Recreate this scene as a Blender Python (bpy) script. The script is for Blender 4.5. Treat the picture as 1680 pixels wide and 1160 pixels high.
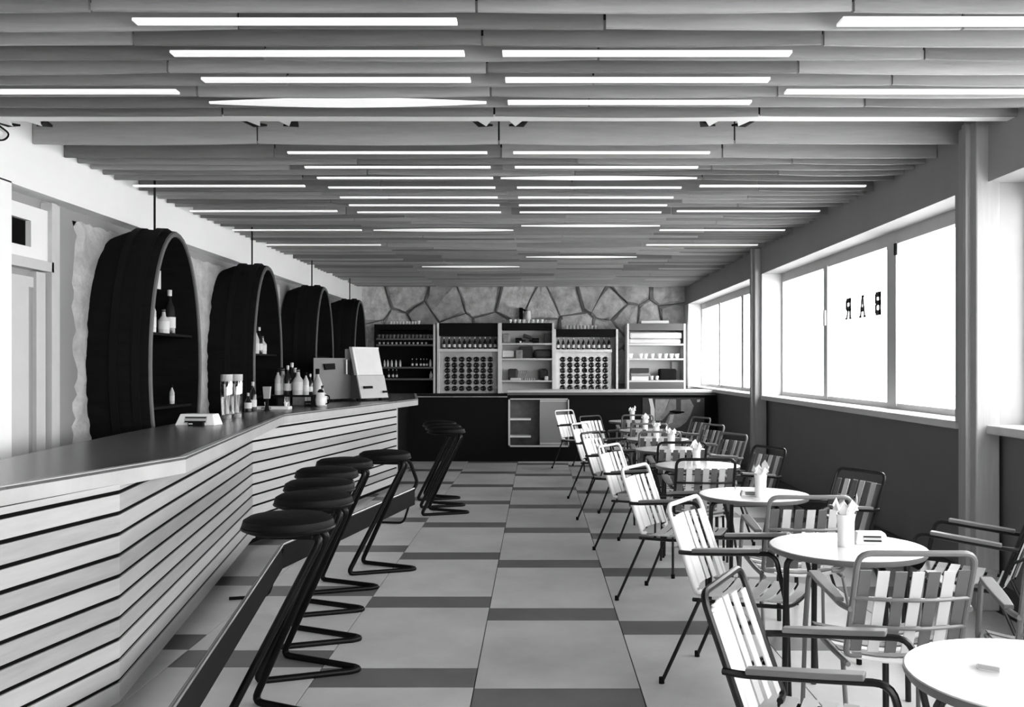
import bpy, math, random
from mathutils import Vector, Matrix
R = math.radians
random.seed(7)
for o in list(bpy.data.objects): bpy.data.objects.remove(o)
SC = bpy.context.scene
COL = SC.collection

# ------------------------------------------------------------------ camera, world, light, exposure
F, PX, PY, EYE = 1550.0, 880.0, 600.0, 1.55
cd = bpy.data.cameras.new('camera'); cam = bpy.data.objects.new('camera', cd); COL.objects.link(cam)
cam.location = (0, 0, EYE); cam.rotation_euler = (R(90), 0, 0)
cd.sensor_fit = 'HORIZONTAL'; cd.sensor_width = 36.0; cd.lens = F * 36 / 1680
cd.shift_x = -(PX - 840) / 1680; cd.shift_y = (PY - 580) / 1680
cd.clip_start = 0.05; cd.clip_end = 200
SC.camera = cam

w = bpy.data.worlds.new('overcast'); SC.world = w; w.use_nodes = True
bg = w.node_tree.nodes['Background']; bg.inputs[0].default_value = (1, 1, 1, 1); bg.inputs[1].default_value = 12.0
SC.view_settings.view_transform = 'Standard'; SC.view_settings.look = 'None'
SC.view_settings.exposure = 0.0; SC.view_settings.gamma = 1.0; SC.view_settings.use_curve_mapping = False

def portal(name, loc, sx, sy, rot):
    l = bpy.data.lights.new(name, 'AREA'); l.shape = 'RECTANGLE'; l.size = sx; l.size_y = sy
    l.cycles.is_portal = True
    o = bpy.data.objects.new(name, l); COL.objects.link(o); o.location = loc; o.rotation_euler = rot
# daylight openings: window bays on the right, plus unseen glazing added beside and behind the camera
portal('daylight_portal', (3.28, 15.15, 1.93), 1.5, 5.1, (0, R(90), 0))
portal('daylight_portal', (3.28, 9.2, 1.93), 1.5, 5.5, (0, R(90), 0))
portal('daylight_portal', (1.95, -2.48, 2.08), 2.7, 2.2, (R(-90), 0, 0))
portal('daylight_portal', (3.28, 1.6, 2.1), 2.1, 7.7, (0, R(90), 0))

# ------------------------------------------------------------------ helpers
def P(px, py, d):                      # where a sight line through a photo pixel meets depth d
    return Vector(((px - PX) * d / F, d, EYE - (py - PY) * d / F))
def on(px, py, h):                     # where it meets the level plane of height h
    d = (EYE - h) * F / (py - PY)
    return Vector(((px - PX) * d / F, d, h))

class MB:
    def __init__(s): s.v = []; s.f = []
    def add(s, vs, fs):
        n = len(s.v); s.v += [Vector(a) for a in vs]; s.f += [[i + n for i in f] for f in fs]; return s
    def box(s, a, b):
        x0, y0, z0 = a; x1, y1, z1 = b
        return s.add([(x0,y0,z0),(x1,y0,z0),(x1,y1,z0),(x0,y1,z0),(x0,y0,z1),(x1,y0,z1),(x1,y1,z1),(x0,y1,z1)],
                     [(0,3,2,1),(4,5,6,7),(0,1,5,4),(1,2,6,5),(2,3,7,6),(3,0,4,7)])
    def hexa(s, b4, t4):
        return s.add(list(b4) + list(t4), [(0,3,2,1),(4,5,6,7),(0,1,5,4),(1,2,6,5),(2,3,7,6),(3,0,4,7)])
    def prism(s, poly, z0, z1):        # plan polygon (counter-clockwise) pushed up
        n = len(poly)
        vs = [(x, y, z0) for x, y in poly] + [(x, y, z1) for x, y in poly]
        return s.add(vs, [list(range(n))[::-1], list(range(n, 2*n))] + [(i, (i+1) % n, (i+1) % n + n, i + n) for i in range(n)])
    def slab(s, poly3, nrm):           # 3D polygon given thickness along nrm
        n = len(poly3); nrm = Vector(nrm)
        vs = [Vector(p) for p in poly3]; vs += [p + nrm for p in vs]
        return s.add(vs, [list(range(n))[::-1], list(range(n, 2*n))] + [(i, (i+1) % n, (i+1) % n + n, i + n) for i in range(n)])
    def tube(s, path, r, n=8, closed=False):
        p = [Vector(a) for a in path]; m = len(p)
        T = []
        for i in range(m):
            a = p[(i-1) % m] if (i > 0 or closed) else p[i]; b = p[(i+1) % m] if (i < m-1 or closed) else p[i]
            T.append((b - a).normalized())
        up = Vector((0, 0, 1)) if abs(T[0].z) < .9 else Vector((1, 0, 0))
        u = T[0].cross(up).normalized(); base = len(s.v)
        for i in range(m):
            u = (u - T[i] * u.dot(T[i])).normalized(); w_ = T[i].cross(u)
            for k in range(n):
                a = 2 * math.pi * k / n
                s.v.append(p[i] + u * (r * math.cos(a)) + w_ * (r * math.sin(a)))
        for i in range(m if closed else m - 1):
            j = (i + 1) % m
            for k in range(n):
                s.f.append([base+i*n+k, base+i*n+(k+1) % n, base+j*n+(k+1) % n, base+j*n+k])
        if not closed:
            s.f.append([base + k for k in range(n)][::-1]); s.f.append([base + (m-1)*n + k for k in range(n)])
        return s
    def lathe(s, prof, n=16, c=(0, 0, 0), sx=1, sy=1):   # prof: (radius, z) from the bottom up
        base = len(s.v); c = Vector(c)
        for r, z in prof:
            for k in range(n):
                a = 2 * math.pi * k / n
                s.v.append(c + Vector((r * sx * math.cos(a), r * sy * math.sin(a), z)))
        for i in range(len(prof) - 1):
            for k in range(n):
                s.f.append([base+i*n+k, base+i*n+(k+1) % n, base+(i+1)*n+(k+1) % n, base+(i+1)*n+k])
        s.f.append([base + k for k in range(n)][::-1]); m = len(prof) - 1
        s.f.append([base + m*n + k for k in range(n)]); return s

def fillet(path, rad, k=4):
    p = [Vector(a) for a in path]; out = [p[0]]
    for i in range(1, len(p) - 1):
        a = p[i-1] - p[i]; b = p[i+1] - p[i]
        d = min(rad, a.length * .49, b.length * .49)
        A = p[i] + a.normalized() * d; B = p[i] + b.normalized() * d
        for j in range(k + 1):
            t = j / k; out.append(A * (1-t)**2 + p[i] * 2*t*(1-t) + B * t*t)
    return out + [p[-1]]

def rootloc(o):
    v = Vector((0, 0, 0))
    while o is not None: v += o.location; o = o.parent
    return v
def obj(name, mb, m, parent=None, world=False, smooth=False, kind=None, loc=None, bevel=0):
    me = bpy.data.meshes.new(name)
    off = rootloc(parent) if (world and parent is not None) else Vector((0, 0, 0))
    if loc is not None: off = off + Vector(loc)
    me.from_pydata([tuple(v - off) for v in mb.v], [], mb.f); me.update()
    if smooth:
        for p in me.polygons: p.use_smooth = True
        me.set_sharp_from_angle(angle=R(38))
    me.materials.append(m)
    o = bpy.data.objects.new(name, me); COL.objects.link(o); o.parent = parent
    if loc is not None: o.location = loc
    if kind: o['kind'] = kind
    if bevel:
        b = o.modifiers.new('bevel', 'BEVEL'); b.width = bevel; b.segments = 2; b.limit_method = 'ANGLE'
    return o
def tag(o, label, cat, group=None):
    o['label'] = label; o['category'] = cat
    if group: o['group'] = group
    return o
def thing(name, label, cat, loc=(0, 0, 0), rz=0, group=None):
    o = bpy.data.objects.new(name, None); COL.objects.link(o); o.location = loc; o.rotation_euler = (0, 0, rz)
    o.empty_display_size = .1
    return tag(o, label, cat, group)
KIDS = {}
def dup(root, loc, rz=0, label=None, group=None):
    def kids(o): return [c for c in COL.objects if c.parent == o]
    def cp(o, par):
        c = o.copy(); COL.objects.link(c); c.parent = par
        if o not in KIDS: KIDS[o] = kids(o)
        for ch in KIDS[o]: cp(ch, c)
        return c
    r = cp(root, None); r.location = loc; r.rotation_euler = (0, 0, rz)
    if label: r['label'] = label
    if group: r['group'] = group
    return r

# ------------------------------------------------------------------ materials (black and white photograph: neutral greys)
def mat(name, g, rough=.6, var=0, scale=6, bump=0, stretch=None, metal=0, spec=.5, coat=0, bscale=None, emit=0):
    m = bpy.data.materials.new(name); m.use_nodes = True; nt = m.node_tree; b = nt.nodes['Principled BSDF']
    b.inputs['Base Color'].default_value = (g, g, g, 1); b.inputs['Roughness'].default_value = rough
    b.inputs['Metallic'].default_value = metal; b.inputs['Specular IOR Level'].default_value = spec
    b.inputs['Coat Weight'].default_value = coat
    if emit:
        b.inputs['Emission Color'].default_value = (1, 1, 1, 1); b.inputs['Emission Strength'].default_value = emit
    if var or bump:
        tc = nt.nodes.new('ShaderNodeTexCoord'); mp = nt.nodes.new('ShaderNodeMapping')
        nt.links.new(tc.outputs['Object'], mp.inputs[0])
        if stretch: mp.inputs['Scale'].default_value = stretch
        n = nt.nodes.new('ShaderNodeTexNoise'); n.inputs['Scale'].default_value = scale; n.inputs['Detail'].default_value = 8
        n.inputs['Roughness'].default_value = .65
        nt.links.new(mp.outputs[0], n.inputs[0])
        if var:
            mr = nt.nodes.new('ShaderNodeMapRange')
            mr.inputs[1].default_value = .25; mr.inputs[2].default_value = .75
            mr.inputs[3].default_value = g * (1 - var); mr.inputs[4].default_value = min(.95, g * (1 + var))
            nt.links.new(n.outputs[0], mr.inputs[0])
            nt.links.new(mr.outputs[0], b.inputs['Base Color'])
        if bump:
            n2 = n
            if bscale:
                n2 = nt.nodes.new('ShaderNodeTexNoise'); n2.inputs['Scale'].default_value = bscale; n2.inputs['Detail'].default_value = 6
                nt.links.new(mp.outputs[0], n2.inputs[0])
            bp = nt.nodes.new('ShaderNodeBump'); bp.inputs['Strength'].default_value = bump; bp.inputs['Distance'].default_value = .03
            nt.links.new(n2.outputs[0], bp.inputs['Height']); nt.links.new(bp.outputs[0], b.inputs['Normal'])
    return m
def glassmat(name, tint, gloss=.08):
    m = bpy.data.materials.new(name); m.use_nodes = True; nt = m.node_tree; nt.nodes.clear()
    o = nt.nodes.new('ShaderNodeOutputMaterial'); t = nt.nodes.new('ShaderNodeBsdfTransparent'); g = nt.nodes.new('ShaderNodeBsdfGlossy')
    t.inputs[0].default_value = (tint, tint, tint, 1); g.inputs['Roughness'].default_value = .03
    mx = nt.nodes.new('ShaderNodeMixShader'); mx.inputs[0].default_value = gloss
    nt.links.new(t.outputs[0], mx.inputs[1]); nt.links.new(g.outputs[0], mx.inputs[2]); nt.links.new(mx.outputs[0], o.inputs[0])
    return m

M = dict(
    white=mat('white_paint', .85, .5, .03, 2), offwhite=mat('offwhite_paint', .62, .5, .05, 2),
    bulkhead=mat('white_plaster', .92, .7, .02, 2), wallgrey=mat('grey_wall_paint', .30, .7, .06, 2),
    wallright=mat('pale_grey_paint', .33, .7, .05, 2), dado=mat('dado_grey_paint', .13, .6, .08, 2),
    darkbase=mat('dark_skirting', .03, .5), post=mat('post_grey_paint', .34, .5, .12, 5, stretch=(6, 6, .4)),
    stucco=mat('rough_plaster', .52, .9, .35, 5, .9, bscale=14), stone=mat('rough_stone', .55, .9, .55, 5, 1.0, bscale=9),
    stone2=mat('pale_stone', .68, .9, .5, 6, 1.0, bscale=11), stone3=mat('dark_stone', .44, .9, .5, 4, 1.0, bscale=8), mortar=mat('mortar', .25, .95, .3, 9, .5),
    tile=mat('pale_linoleum', .56, .42, .16, 2.2), tileb=mat('pale_linoleum_worn', .50, .42, .18, 1.7), strip=mat('dark_linoleum', .13, .42, .2, 3),
    slabf=mat('floor_base', .06, .8), ceilup=mat('dark_ceiling_void', .008, .95, spec=.05),
    board=mat('ceiling_board', .28, .7, .14, 3, .15, stretch=(.7, 8, 8)), boardb=mat('ceiling_board_dark', .18, .7, .14, 3, .15, stretch=(.7, 8, 8)),
    boardc=mat('ceiling_board_pale', .37, .7, .14, 3, .15, stretch=(.7, 8, 8)), lamp=mat('lit_strip', .7, .5, emit=.60),
    slat=mat('pale_wood_slat', .42, .42, .10, 3, stretch=(1, 1, 10)), slatb=mat('mid_wood_slat', .34, .42, .14, 3, stretch=(1, 1, 10)),
    slatc=mat('bright_wood_slat', .52, .42, .08, 3, stretch=(1, 1, 10)),
    top=mat('worn_counter_top', .09, .26, .35, 3, .05, stretch=(1, .5, 1)), edge=mat('counter_edge', .42, .4, .12, 4),
    black=mat('black_paint', .006, .8, spec=.15), void=mat('black_backing', .004, .9, spec=.05), cask=mat('dark_cask_wood', .007, .85, .4, 4, .3, stretch=(.5, 4, 4), spec=.12),
    caskrim=mat('cask_rim', .09, .5, .2, 5), cushion=mat('black_leather', .004, .6, .2, 8, .15, spec=.12), enamel=mat('black_enamel', .003, .4, spec=.15),
    chrome=mat('chrome', .6, .2, metal=1), steel=mat('dull_steel', .35, .35, metal=.9),
    tpale=mat('pale_enamel_tube', .62, .3), tgrey=mat('grey_enamel_tube', .16, .3), tblack=mat('black_enamel_tube', .008, .35, spec=.35),
    arm=mat('grey_armrest', .15, .35, .1, 8), swhite=mat('white_slat_plastic', .62, .4), spale=mat('pale_slat_plastic', .50, .4),
    sgrey=mat('grey_slat_plastic', .12, .4), sdark=mat('dark_slat_plastic', .07, .4),
    laminate=mat('white_laminate', .62, .2, .05, 4), lamedge=mat('table_edge', .13, .4), paper=mat('paper', .88, .8), china=mat('white_china', .9, .2),
    rackp=mat('rack_panel', .45, .5, .05), rackw=mat('rack_panel_white', .75, .5, .05), unit=mat('unit_white', .72, .5), inner=mat('unit_inner', .62, .6),
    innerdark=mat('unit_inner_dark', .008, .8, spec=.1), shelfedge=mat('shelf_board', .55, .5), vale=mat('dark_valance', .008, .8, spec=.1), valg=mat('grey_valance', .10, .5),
    bottle=mat('dark_bottle_glass', .015, .12), label=mat('bottle_label', .7, .6), foil=mat('pale_foil', .55, .3), clear=glassmat('clear_glass', .8, .22), pane=glassmat('window_glass', .96, .04),
    gbox=mat('grey_casing', .09, .45, .05), panel=mat('pale_casing', .50, .45, .06), goods=mat('dark_goods', .025, .6, .4, 12), goodsg=mat('grey_goods', .25, .6, .4, 12),
    ground=mat('pale_ground', .8, .9, .1, 1), letter=mat('letter_paint', .05, .5), door=mat('pale_door', .55, .5, .05), frame=mat('window_frame', .50, .5, .05),
    mural=mat('mottled_grey', .17, .6, .3, 9), mottledp=mat('mottled_pale', .35, .6, .3, 9),
)

# ------------------------------------------------------------------ the room
XL, XR, XW = -3.36, 2.85, -3.50
HB = 3.03
ZB = 18.2
fl = obj('floor', MB().box((-4.0, -2.5, -.12), (3.3, ZB + .2, -.006)), M['slabf'], kind='structure')
for c in range(-5, 4):
    x0 = -.30 + .8 * c; x1 = x0 + .8
    x0c, x1c = max(x0, -3.52), min(x1, 2.96)
    if x1c - x0c < .05: continue
    base = 5.75 + .304 * (-c)
    k0 = int(math.floor((-.5 - base) / 1.502)) 
    for k in range(k0, 9):
        a = base + 1.502 * k
        s0, s1, t1 = a, a + .29, a + 1.502
        for nm, q0, q1, mm in (('dark_strip', s0, s1, M['strip']), ('floor_tile', s1, t1, random.choice([M['tile'], M['tile'], M['tileb']]))):
            q0, q1 = max(q0, -.4), min(q1, ZB)
            if q1 - q0 < .03: continue
            obj(nm, MB().box((x0c + .003, q0 + .002, -.02), (x1c - .003, q1 - .002, 0)), mm, fl)

obj('ground', MB().box((3.3, -30, -.4), (60, 60, -.3)), M['ground'], kind='structure')

# right wall
wr = obj('wall_right', MB().box((2.95, 5.4, -.01), (3.3, ZB, 1.12)).box((2.95, -2.5, -.01), (3.3, 5.4, 1.08)), M['dado'], kind='structure')
obj('lintel', MB().box((XR, 5.4, 2.71), (3.3, ZB, 3.32)).box((XR, -2.5, 3.12), (3.3, 5.4, 3.32)), M['wallright'], wr)
for nm, a, b in (('pier', 5.98, 6.43), ('pier', 11.94, 12.62), ('pier', 17.72, ZB)):
    obj(nm, MB().box((XR, a, 1.17), (3.3, b, 2.71)), M['wallright'] if a < 6 else M['offwhite'], wr)
for a, b in ((5.36, 5.98), (6.43, 11.94), (12.62, 17.72)):
    obj('sill', MB().box((2.84, a - .02, 1.12), (3.32, b + .02, 1.175)), M['offwhite'], wr, bevel=.008)
obj('baseboard_right', MB().box((2.925, -2.5, 0), (2.95, 15.6, .16)), M['darkbase'], kind='structure')
def window(n, z0, z1, mull):
    X = 3.10
    fr = obj('window_%d' % n, MB().box((X, z0, 2.60), (X + .08, z1, 2.71)).box((X, z0, 1.175), (X + .08, z1, 1.225))
             .box((X, z0, 1.225), (X + .08, z0 + .05, 2.6)).box((X, z1 - .05, 1.225), (X + .08, z1, 2.6)), M['frame'], kind='structure')
    prev = z0 + .05
    for a, b in mull + [(z1 - .05, None)]:
        obj('pane', MB().box((X + .035, prev, 1.225), (X + .041, a, 2.6)), M['pane'], fr)
        if b: obj('mullion', MB().box((X - .01, a, 1.2), (X + .07, b, 2.62)), M['frame'], fr); prev = b
    return fr
window(1, 12.62, 17.72, [(14.1, 14.25), (15.9, 16.02)])
win2 = window(2, 6.43, 11.94, [(8.12, 8.33), (10.04, 10.17)])
window(3, 5.4, 5.98, [])
gl = obj('window_4', MB().box((3.10, -2.4, 3.04), (3.18, 5.4, 3.12)).box((3.10, -2.4, 1.08), (3.18, 5.4, 1.16)).box((3.10, 5.33, 1.16), (3.18, 5.4, 3.04)).box((3.10, -2.4, 1.16), (3.18, -2.33, 3.04)), M['frame'], kind='structure')  # out-of-view glazing, added to bring daylight onto the near ceiling
for a, b in ((-2.33, -.5), (-.44, 1.4), (1.46, 3.35), (3.41, 5.33)):
    obj('pane', MB().box((3.135, a, 1.16), (3.141, b, 3.04)), M['pane'], gl)
for a in (-.5, 1.4, 3.35): obj('mullion', MB().box((3.09, a, 1.16), (3.17, a + .06, 3.04)), M['frame'], gl)
obj('window_lock', MB().box((3.07, 10.06, 1.98), (3.09, 10.12, 2.14)), M['white'], win2)
obj('window_catch', MB().box((3.075, 8.09, 2.5), (3.09, 8.13, 2.6)), M['black'], win2)
# BAR lettering on the pane, reading right from the street (mirrored from inside)
def letter(ch, zc, hc):
    Hh, Wd, t = .215, .150, .048
    mb = MB()
    def r(u0, v0, u1, v1):           # u from the inside-right (first seen from outside) towards far, v up
        mb.box((3.128, zc - Wd/2 + u0, hc - Hh/2 + v0), (3.134, zc - Wd/2 + u1, hc - Hh/2 + v1))
    if ch == 'B':
        r(0, 0, t, Hh); r(0, Hh - t, Wd - .02, Hh); r(0, .09, Wd - .02, .09 + t); r(0, 0, Wd - .02, t)
        r(Wd - t, .11, Wd, Hh - .018); r(Wd - t, .018, Wd, .10)
    if ch == 'A':
        mb.slab([(3.128, zc - Wd/2, hc - Hh/2), (3.128, zc - Wd/2 + .03, hc - Hh/2), (3.128, zc + .016, hc + Hh/2), (3.128, zc - .02, hc + Hh/2)], (.006, 0, 0))
        mb.slab([(3.128, zc + Wd/2 - .03, hc - Hh/2), (3.128, zc + Wd/2, hc - Hh/2), (3.128, zc + .02, hc + Hh/2), (3.128, zc - .016, hc + Hh/2)], (.006, 0, 0))
        r(.03, .055, Wd - .03, .055 + t); r(-.018, 0, .045, .02); r(Wd - .045, 0, Wd + .018, .02); r(.03, Hh - .022, .09, Hh)
    if ch == 'R':
        r(0, 0, t, Hh); r(0, Hh - t, Wd - .02, Hh); r(0, .085, Wd - .02, .085 + t); r(Wd - t, .10, Wd, Hh - .018)
        mb.slab([(3.128, zc + Wd/2 - .038, hc - Hh/2), (3.128, zc + Wd/2, hc - Hh/2), (3.128, zc + .02, hc), (3.128, zc - .015, hc)], (.006, 0, 0))
        r(-.015, 0, .05, .02); r(Wd - .04, 0, Wd + .015, .02)
    if ch == '"':
        r(.02, Hh - .06, .05, Hh); r(.07, Hh - .06, .10, Hh)
    obj('letter', mb, M['letter'], win2)
letter('B', 8.66, 2.12); letter('A', 9.07, 2.12); letter('R', 9.48, 2.12); letter('"', 8.35, 2.15)
# posts on the window wall
for z0, z1 in ((5.96, 6.22), (12.0, 12.16)):
    t = obj('trim_1' if z0 < 6 else 'trim_2', MB().box((2.775, z0, 0), (2.925, z1, 3.10)), M['post'], kind='structure', bevel=.01)
    obj('post_strip', MB().box((2.745, z0 + .08, 0), (2.776, z0 + .14, 3.10)), M['post'], t)

# left wall: bulkhead, recessed wall, plaster patches, near pier
wl = obj('wall_left', MB().box((-3.9, -2.5, 0), (XW, ZB, 2.75)), M['wallgrey'], kind='structure')
obj('bulkhead', MB().box((-3.9, -2.5, 2.72), (XL, ZB, 3.32)), M['bulkhead'], wl)
obj('pier', MB().box((-3.6, -2.5, 0), (XL, 6.05, 2.73)), M['bulkhead'], wl)
def patch(z0, z1, h1):
    mb = MB(); nz, nh = int((z1 - z0) / .06), 44
    rz = random.Random(int(z0 * 10)); e0 = [rz.uniform(-.05, .05) for _ in range(nh + 1)]; e1 = [rz.uniform(-.05, .05) for _ in range(nh + 1)]
    vs = []
    for j in range(nh + 1):
        for i in range(nz + 1):
            z = z0 + (z1 - z0) * i / nz + (e0[j] * (1 - min(1, i / 3)) if i < 3 else 0) + (e1[j] * (1 - min(1, (nz - i) / 3)) if nz - i < 3 else 0)
            edge = i in (0, nz) or j in (0, nh)
            hh = h1 * j / nh + (rz.uniform(-.02, 0) if j == nh else 0)
            vs.append((XW + (.0 if edge else .028 + rz.uniform(-.009, .012)), z, hh))
    fs = [(j*(nz+1)+i, j*(nz+1)+i+1, (j+1)*(nz+1)+i+1, (j+1)*(nz+1)+i) for j in range(nh) for i in range(nz)]
    mb.add(vs, fs); return obj('plaster_patch', mb, M['stucco'], wl, smooth=True)
patch(7.16, 12.85, 2.66); patch(13.38, 17.9, 2.66)
obj('wall_back', MB().box((-4, ZB + .12, 0), (3.3, ZB + .35, 3.4)), M['mortar'], kind='structure')
wbk = bpy.data.objects['wall_back']
# roughly dressed stones of the back wall: cells cut from random seeds
def cell(seed, seeds, box):
    poly = [(box[0], box[1]), (box[2], box[1]), (box[2], box[3]), (box[0], box[3])]
    sx, sy = seed
    for ox, oy in seeds:
        if (ox, oy) == (sx, sy): continue
        if abs(ox - sx) > 2.2: continue
        mx, my = (sx + ox) / 2, (sy + oy) / 2; nx, ny = ox - sx, oy - sy
        out = []
        for i in range(len(poly)):
            a, b = poly[i], poly[(i + 1) % len(poly)]
            da = (a[0]-mx)*nx + (a[1]-my)*ny; db = (b[0]-mx)*nx + (b[1]-my)*ny
            if da <= 0: out.append(a)
            if da * db < 0:
                t = da / (da - db); out.append((a[0]+(b[0]-a[0])*t, a[1]+(b[1]-a[1])*t))
        poly = out
        if len(poly) < 3: return None
    return poly
rs = random.Random(21); seeds = []
hrow = 3.05
for row, h in enumerate((2.84, 2.28, 1.7)):
    x = -3.3 + .25 * (row % 2)
    while x < 2.9:
        seeds.append((x + .25 * h, h + rs.uniform(-.22, .22))); x += rs.uniform(.32, .95)
seeds = [(x - .65, h) for x, h in seeds]
for sd in seeds:
    poly = cell(sd, seeds, (-3.6, 1.2, 3.0, 3.16))
    if not poly: continue
    cx = sum(p[0] for p in poly) / len(poly); cy = sum(p[1] for p in poly) / len(poly)
    # subdivide the outline a little and shrink it for the joint
    pts = []
    for i in range(len(poly)):
        a, b = poly[i], poly[(i+1) % len(poly)]
        for t in (0, .5):
            pts.append((a[0]+(b[0]-a[0])*t, a[1]+(b[1]-a[1])*t))
    def sh(p, k, j): return (cx + (p[0]-cx)*k + rs.uniform(-j, j), cy + (p[1]-cy)*k + rs.uniform(-j, j))
    n = len(pts); d = ZB + .13; pr = rs.uniform(.02, .10)
    v = [(p[0], d, p[1]) for p in (sh(q, .985, .004) for q in pts)]
    v += [(p[0], ZB + .10 - pr * .4, p[1]) for p in (sh(q, .955, .012) for q in pts)]
    v += [(p[0], ZB + .06 - pr - rs.uniform(-.02, .03), p[1]) for p in (sh(q, .87, .03) for q in pts)]
    v += [(cx + rs.uniform(-.05, .05), ZB + .05 - pr - rs.uniform(-.01, .05), cy)]
    f = []
    for L in (0, 1):
        for i in range(n): j = (i+1) % n; f.append((L*n+i, L*n+j, (L+1)*n+j, (L+1)*n+i))
    for i in range(n): f.append((2*n+i, 2*n+(i+1) % n, 3*n))
    obj('stone', MB().add(v, f), rs.choice([M['stone'], M['stone2'], M['stone3'], M['stone']]), wbk)

# end behind the camera; its unseen glazing is added to light the ceiling boards
wf = obj('wall_front', MB().box((-3.9, -2.7, 0), (.6, -2.5, 3.3)).box((.6, -2.7, 3.15), (3.3, -2.5, 3.3)).box((.6, -2.7, 0), (3.3, -2.5, 1.0)), M['wallgrey'], kind='structure')
for a in (.6, 1.9):
    obj('pane', MB().box((a + .05, -2.62, 1.0), (a + 1.27, -2.61, 3.1)), M['pane'], wf)
    obj('mullion', MB().box((a, -2.66, 1.0), (a + .05, -2.56, 3.15)), M['frame'], wf)

# ------------------------------------------------------------------ door on the left wall
D0 = -3.42
dr = obj('door_1', MB().box((XW, 6.05, 0), (D0 - .04, 6.44, 2.09)), M['door'], kind='structure')
obj('door_edge', MB().box((XW, 6.44, 0), (D0 - .06, 6.52, 2.13)), M['wallgrey'], dr)
obj('jamb', MB().box((XW, 6.52, 0), (D0 - .03, 6.64, 2.20)), M['door'], dr)
obj('architrave', MB().box((XW, 6.67, 0), (D0, 6.74, 2.70)).box((XW, 6.77, 0), (D0 - .02, 6.82, 2.70)), M['door'], dr)
obj('head', MB().box((XW, 6.05, 2.09), (D0 - .05, 6.52, 2.16)), M['door'], dr)
obj('transom_bar', MB().box((XW, 6.05, 2.21), (D0, 6.70, 2.28)), M['door'], dr)
tr = MB().box((XW, 6.05, 2.28), (D0 - .03, 6.17, 2.64)).box((XW, 6.45, 2.28), (D0 - .03, 6.67, 2.64)).box((XW, 6.17, 2.28), (D0 - .03, 6.45, 2.36)).box((XW, 6.17, 2.54), (D0 - .03, 6.45, 2.64))
obj('transom_panel', tr, M['white'], dr)
obj('vent_opening', MB().box((XW - .01, 6.17, 2.36), (XW + .012, 6.45, 2.54)), M['void'], dr)

# ------------------------------------------------------------------ ceiling: hanging boards on edge with lit strips between
ce = obj('ceiling', MB().box((-3.9, -2.5, 3.24), (3.3, ZB + .3, 3.4)), M['ceilup'], kind='structure')
rc = random.Random(5)
rows = []
z = 5.60
while z > 3.0: rows.append((z, 'A')); z -= .207
z = 6.72; k = 0
while z < 17.95:
    for j in range(5): rows.append((z + j * .2, 'B'))
    z += 1.262
rows.append((6.30, 'L'))
COLX = [XL, -1.86, -.25, 1.32, XR]
for zi, (z, kind) in enumerate(sorted(rows)):
    off = (0 if zi % 2 == 0 else .55)
    xs = [XL] + [x + off * (1 if kind != 'L' else 0) for x in COLX[1:-1]] + [XR if kind != 'A' else 3.0]
    for i in range(4):
        a, b = xs[i] + .006, xs[i+1] - .006
        sag = rc.uniform(0, .012); tw = rc.uniform(-.006, .006)
        top = 3.20 if kind == 'L' else 3.15
        n = 6; vs = []
        for q in range(n + 1):
            t = q / n; x = a + (b - a) * t; s_ = sag * 4 * t * (1 - t) + tw * (t - .5)
            vs += [(x, z - .010, HB - s_), (x, z + .010, HB - s_), (x, z + .010, top - s_), (x, z - .010, top - s_)]
        fs = [(0, 1, 2, 3), (4*n+3, 4*n+2, 4*n+1, 4*n)]
        for q in range(n):
            for e in range(4): fs.append((4*q+e, 4*q+4+e, 4*q+4+(e+1) % 4, 4*q+(e+1) % 4))
        obj('ceiling_board', MB().add(vs, fs), rc.choice([M['board'], M['board'], M['boardb'], M['boardc']]) if kind != 'L' else M['boardc'], ce)
def strip(x0, x1, z, wd=.062, h=3.018, bow=0):
    if bow:
        vs = []; n = 8
        for q in range(n + 1):
            t = q / n; x = x0 + (x1-x0)*t; w_ = .02 + bow * math.sin(math.pi * t)
            vs += [(x, z - w_/2, h), (x, z + w_/2, h), (x, z + w_/2, h + .01), (x, z - w_/2, h + .01)]
        fs = [(0, 1, 2, 3), (4*n+3, 4*n+2, 4*n+1, 4*n)]
        for q in range(n):
            for e in range(4): fs.append((4*q+e, 4*q+4+e, 4*q+4+(e+1) % 4, 4*q+(e+1) % 4))
        mb = MB().add(vs, fs)
    else: mb = MB().box((x0, z - wd/2, h), (x1, z + wd/2, h + .012))
    obj('light_strip', mb, M['lamp'], ce)
XC2 = (-1.72, -.34); XC3 = (-.16, 1.20)
for z in (4.047, 4.461, 4.875): strip(XC2[0], XC2[1], z)
strip(-1.83, -.28, 5.29, bow=.15)
for z in (4.461, 4.875, 5.29): strip(XC3[0], XC3[1], z)
strip(1.30, 2.9, 4.047, .09); strip(1.34, 2.9, 5.083); strip(-3.3, -1.93, 5.083)
for z in (6.54, 7.02, 7.42, 7.82, 8.28, 8.68, 9.08): strip(XC2[0], XC2[1], z, .038)
for z in (6.54, 7.02, 7.82, 8.28, 8.68, 9.08): strip(XC3[0], XC3[1], z, .038)
strip(-.28, 1.26, 7.42, bow=.11)
strip(-1.77, -.25, 10.27, bow=.15); strip(-.16, 1.3, 10.03 - .1 + .02, bow=.09)
strip(-1.7, -.25, 14.06, bow=.15); strip(-.14, 1.36, 12.8, bow=.15)
for z in (7.75, 9.01, 10.27, 11.53): strip(-3.3, -1.9, z, .045); strip(1.34, 2.7, z, .045)
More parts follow.
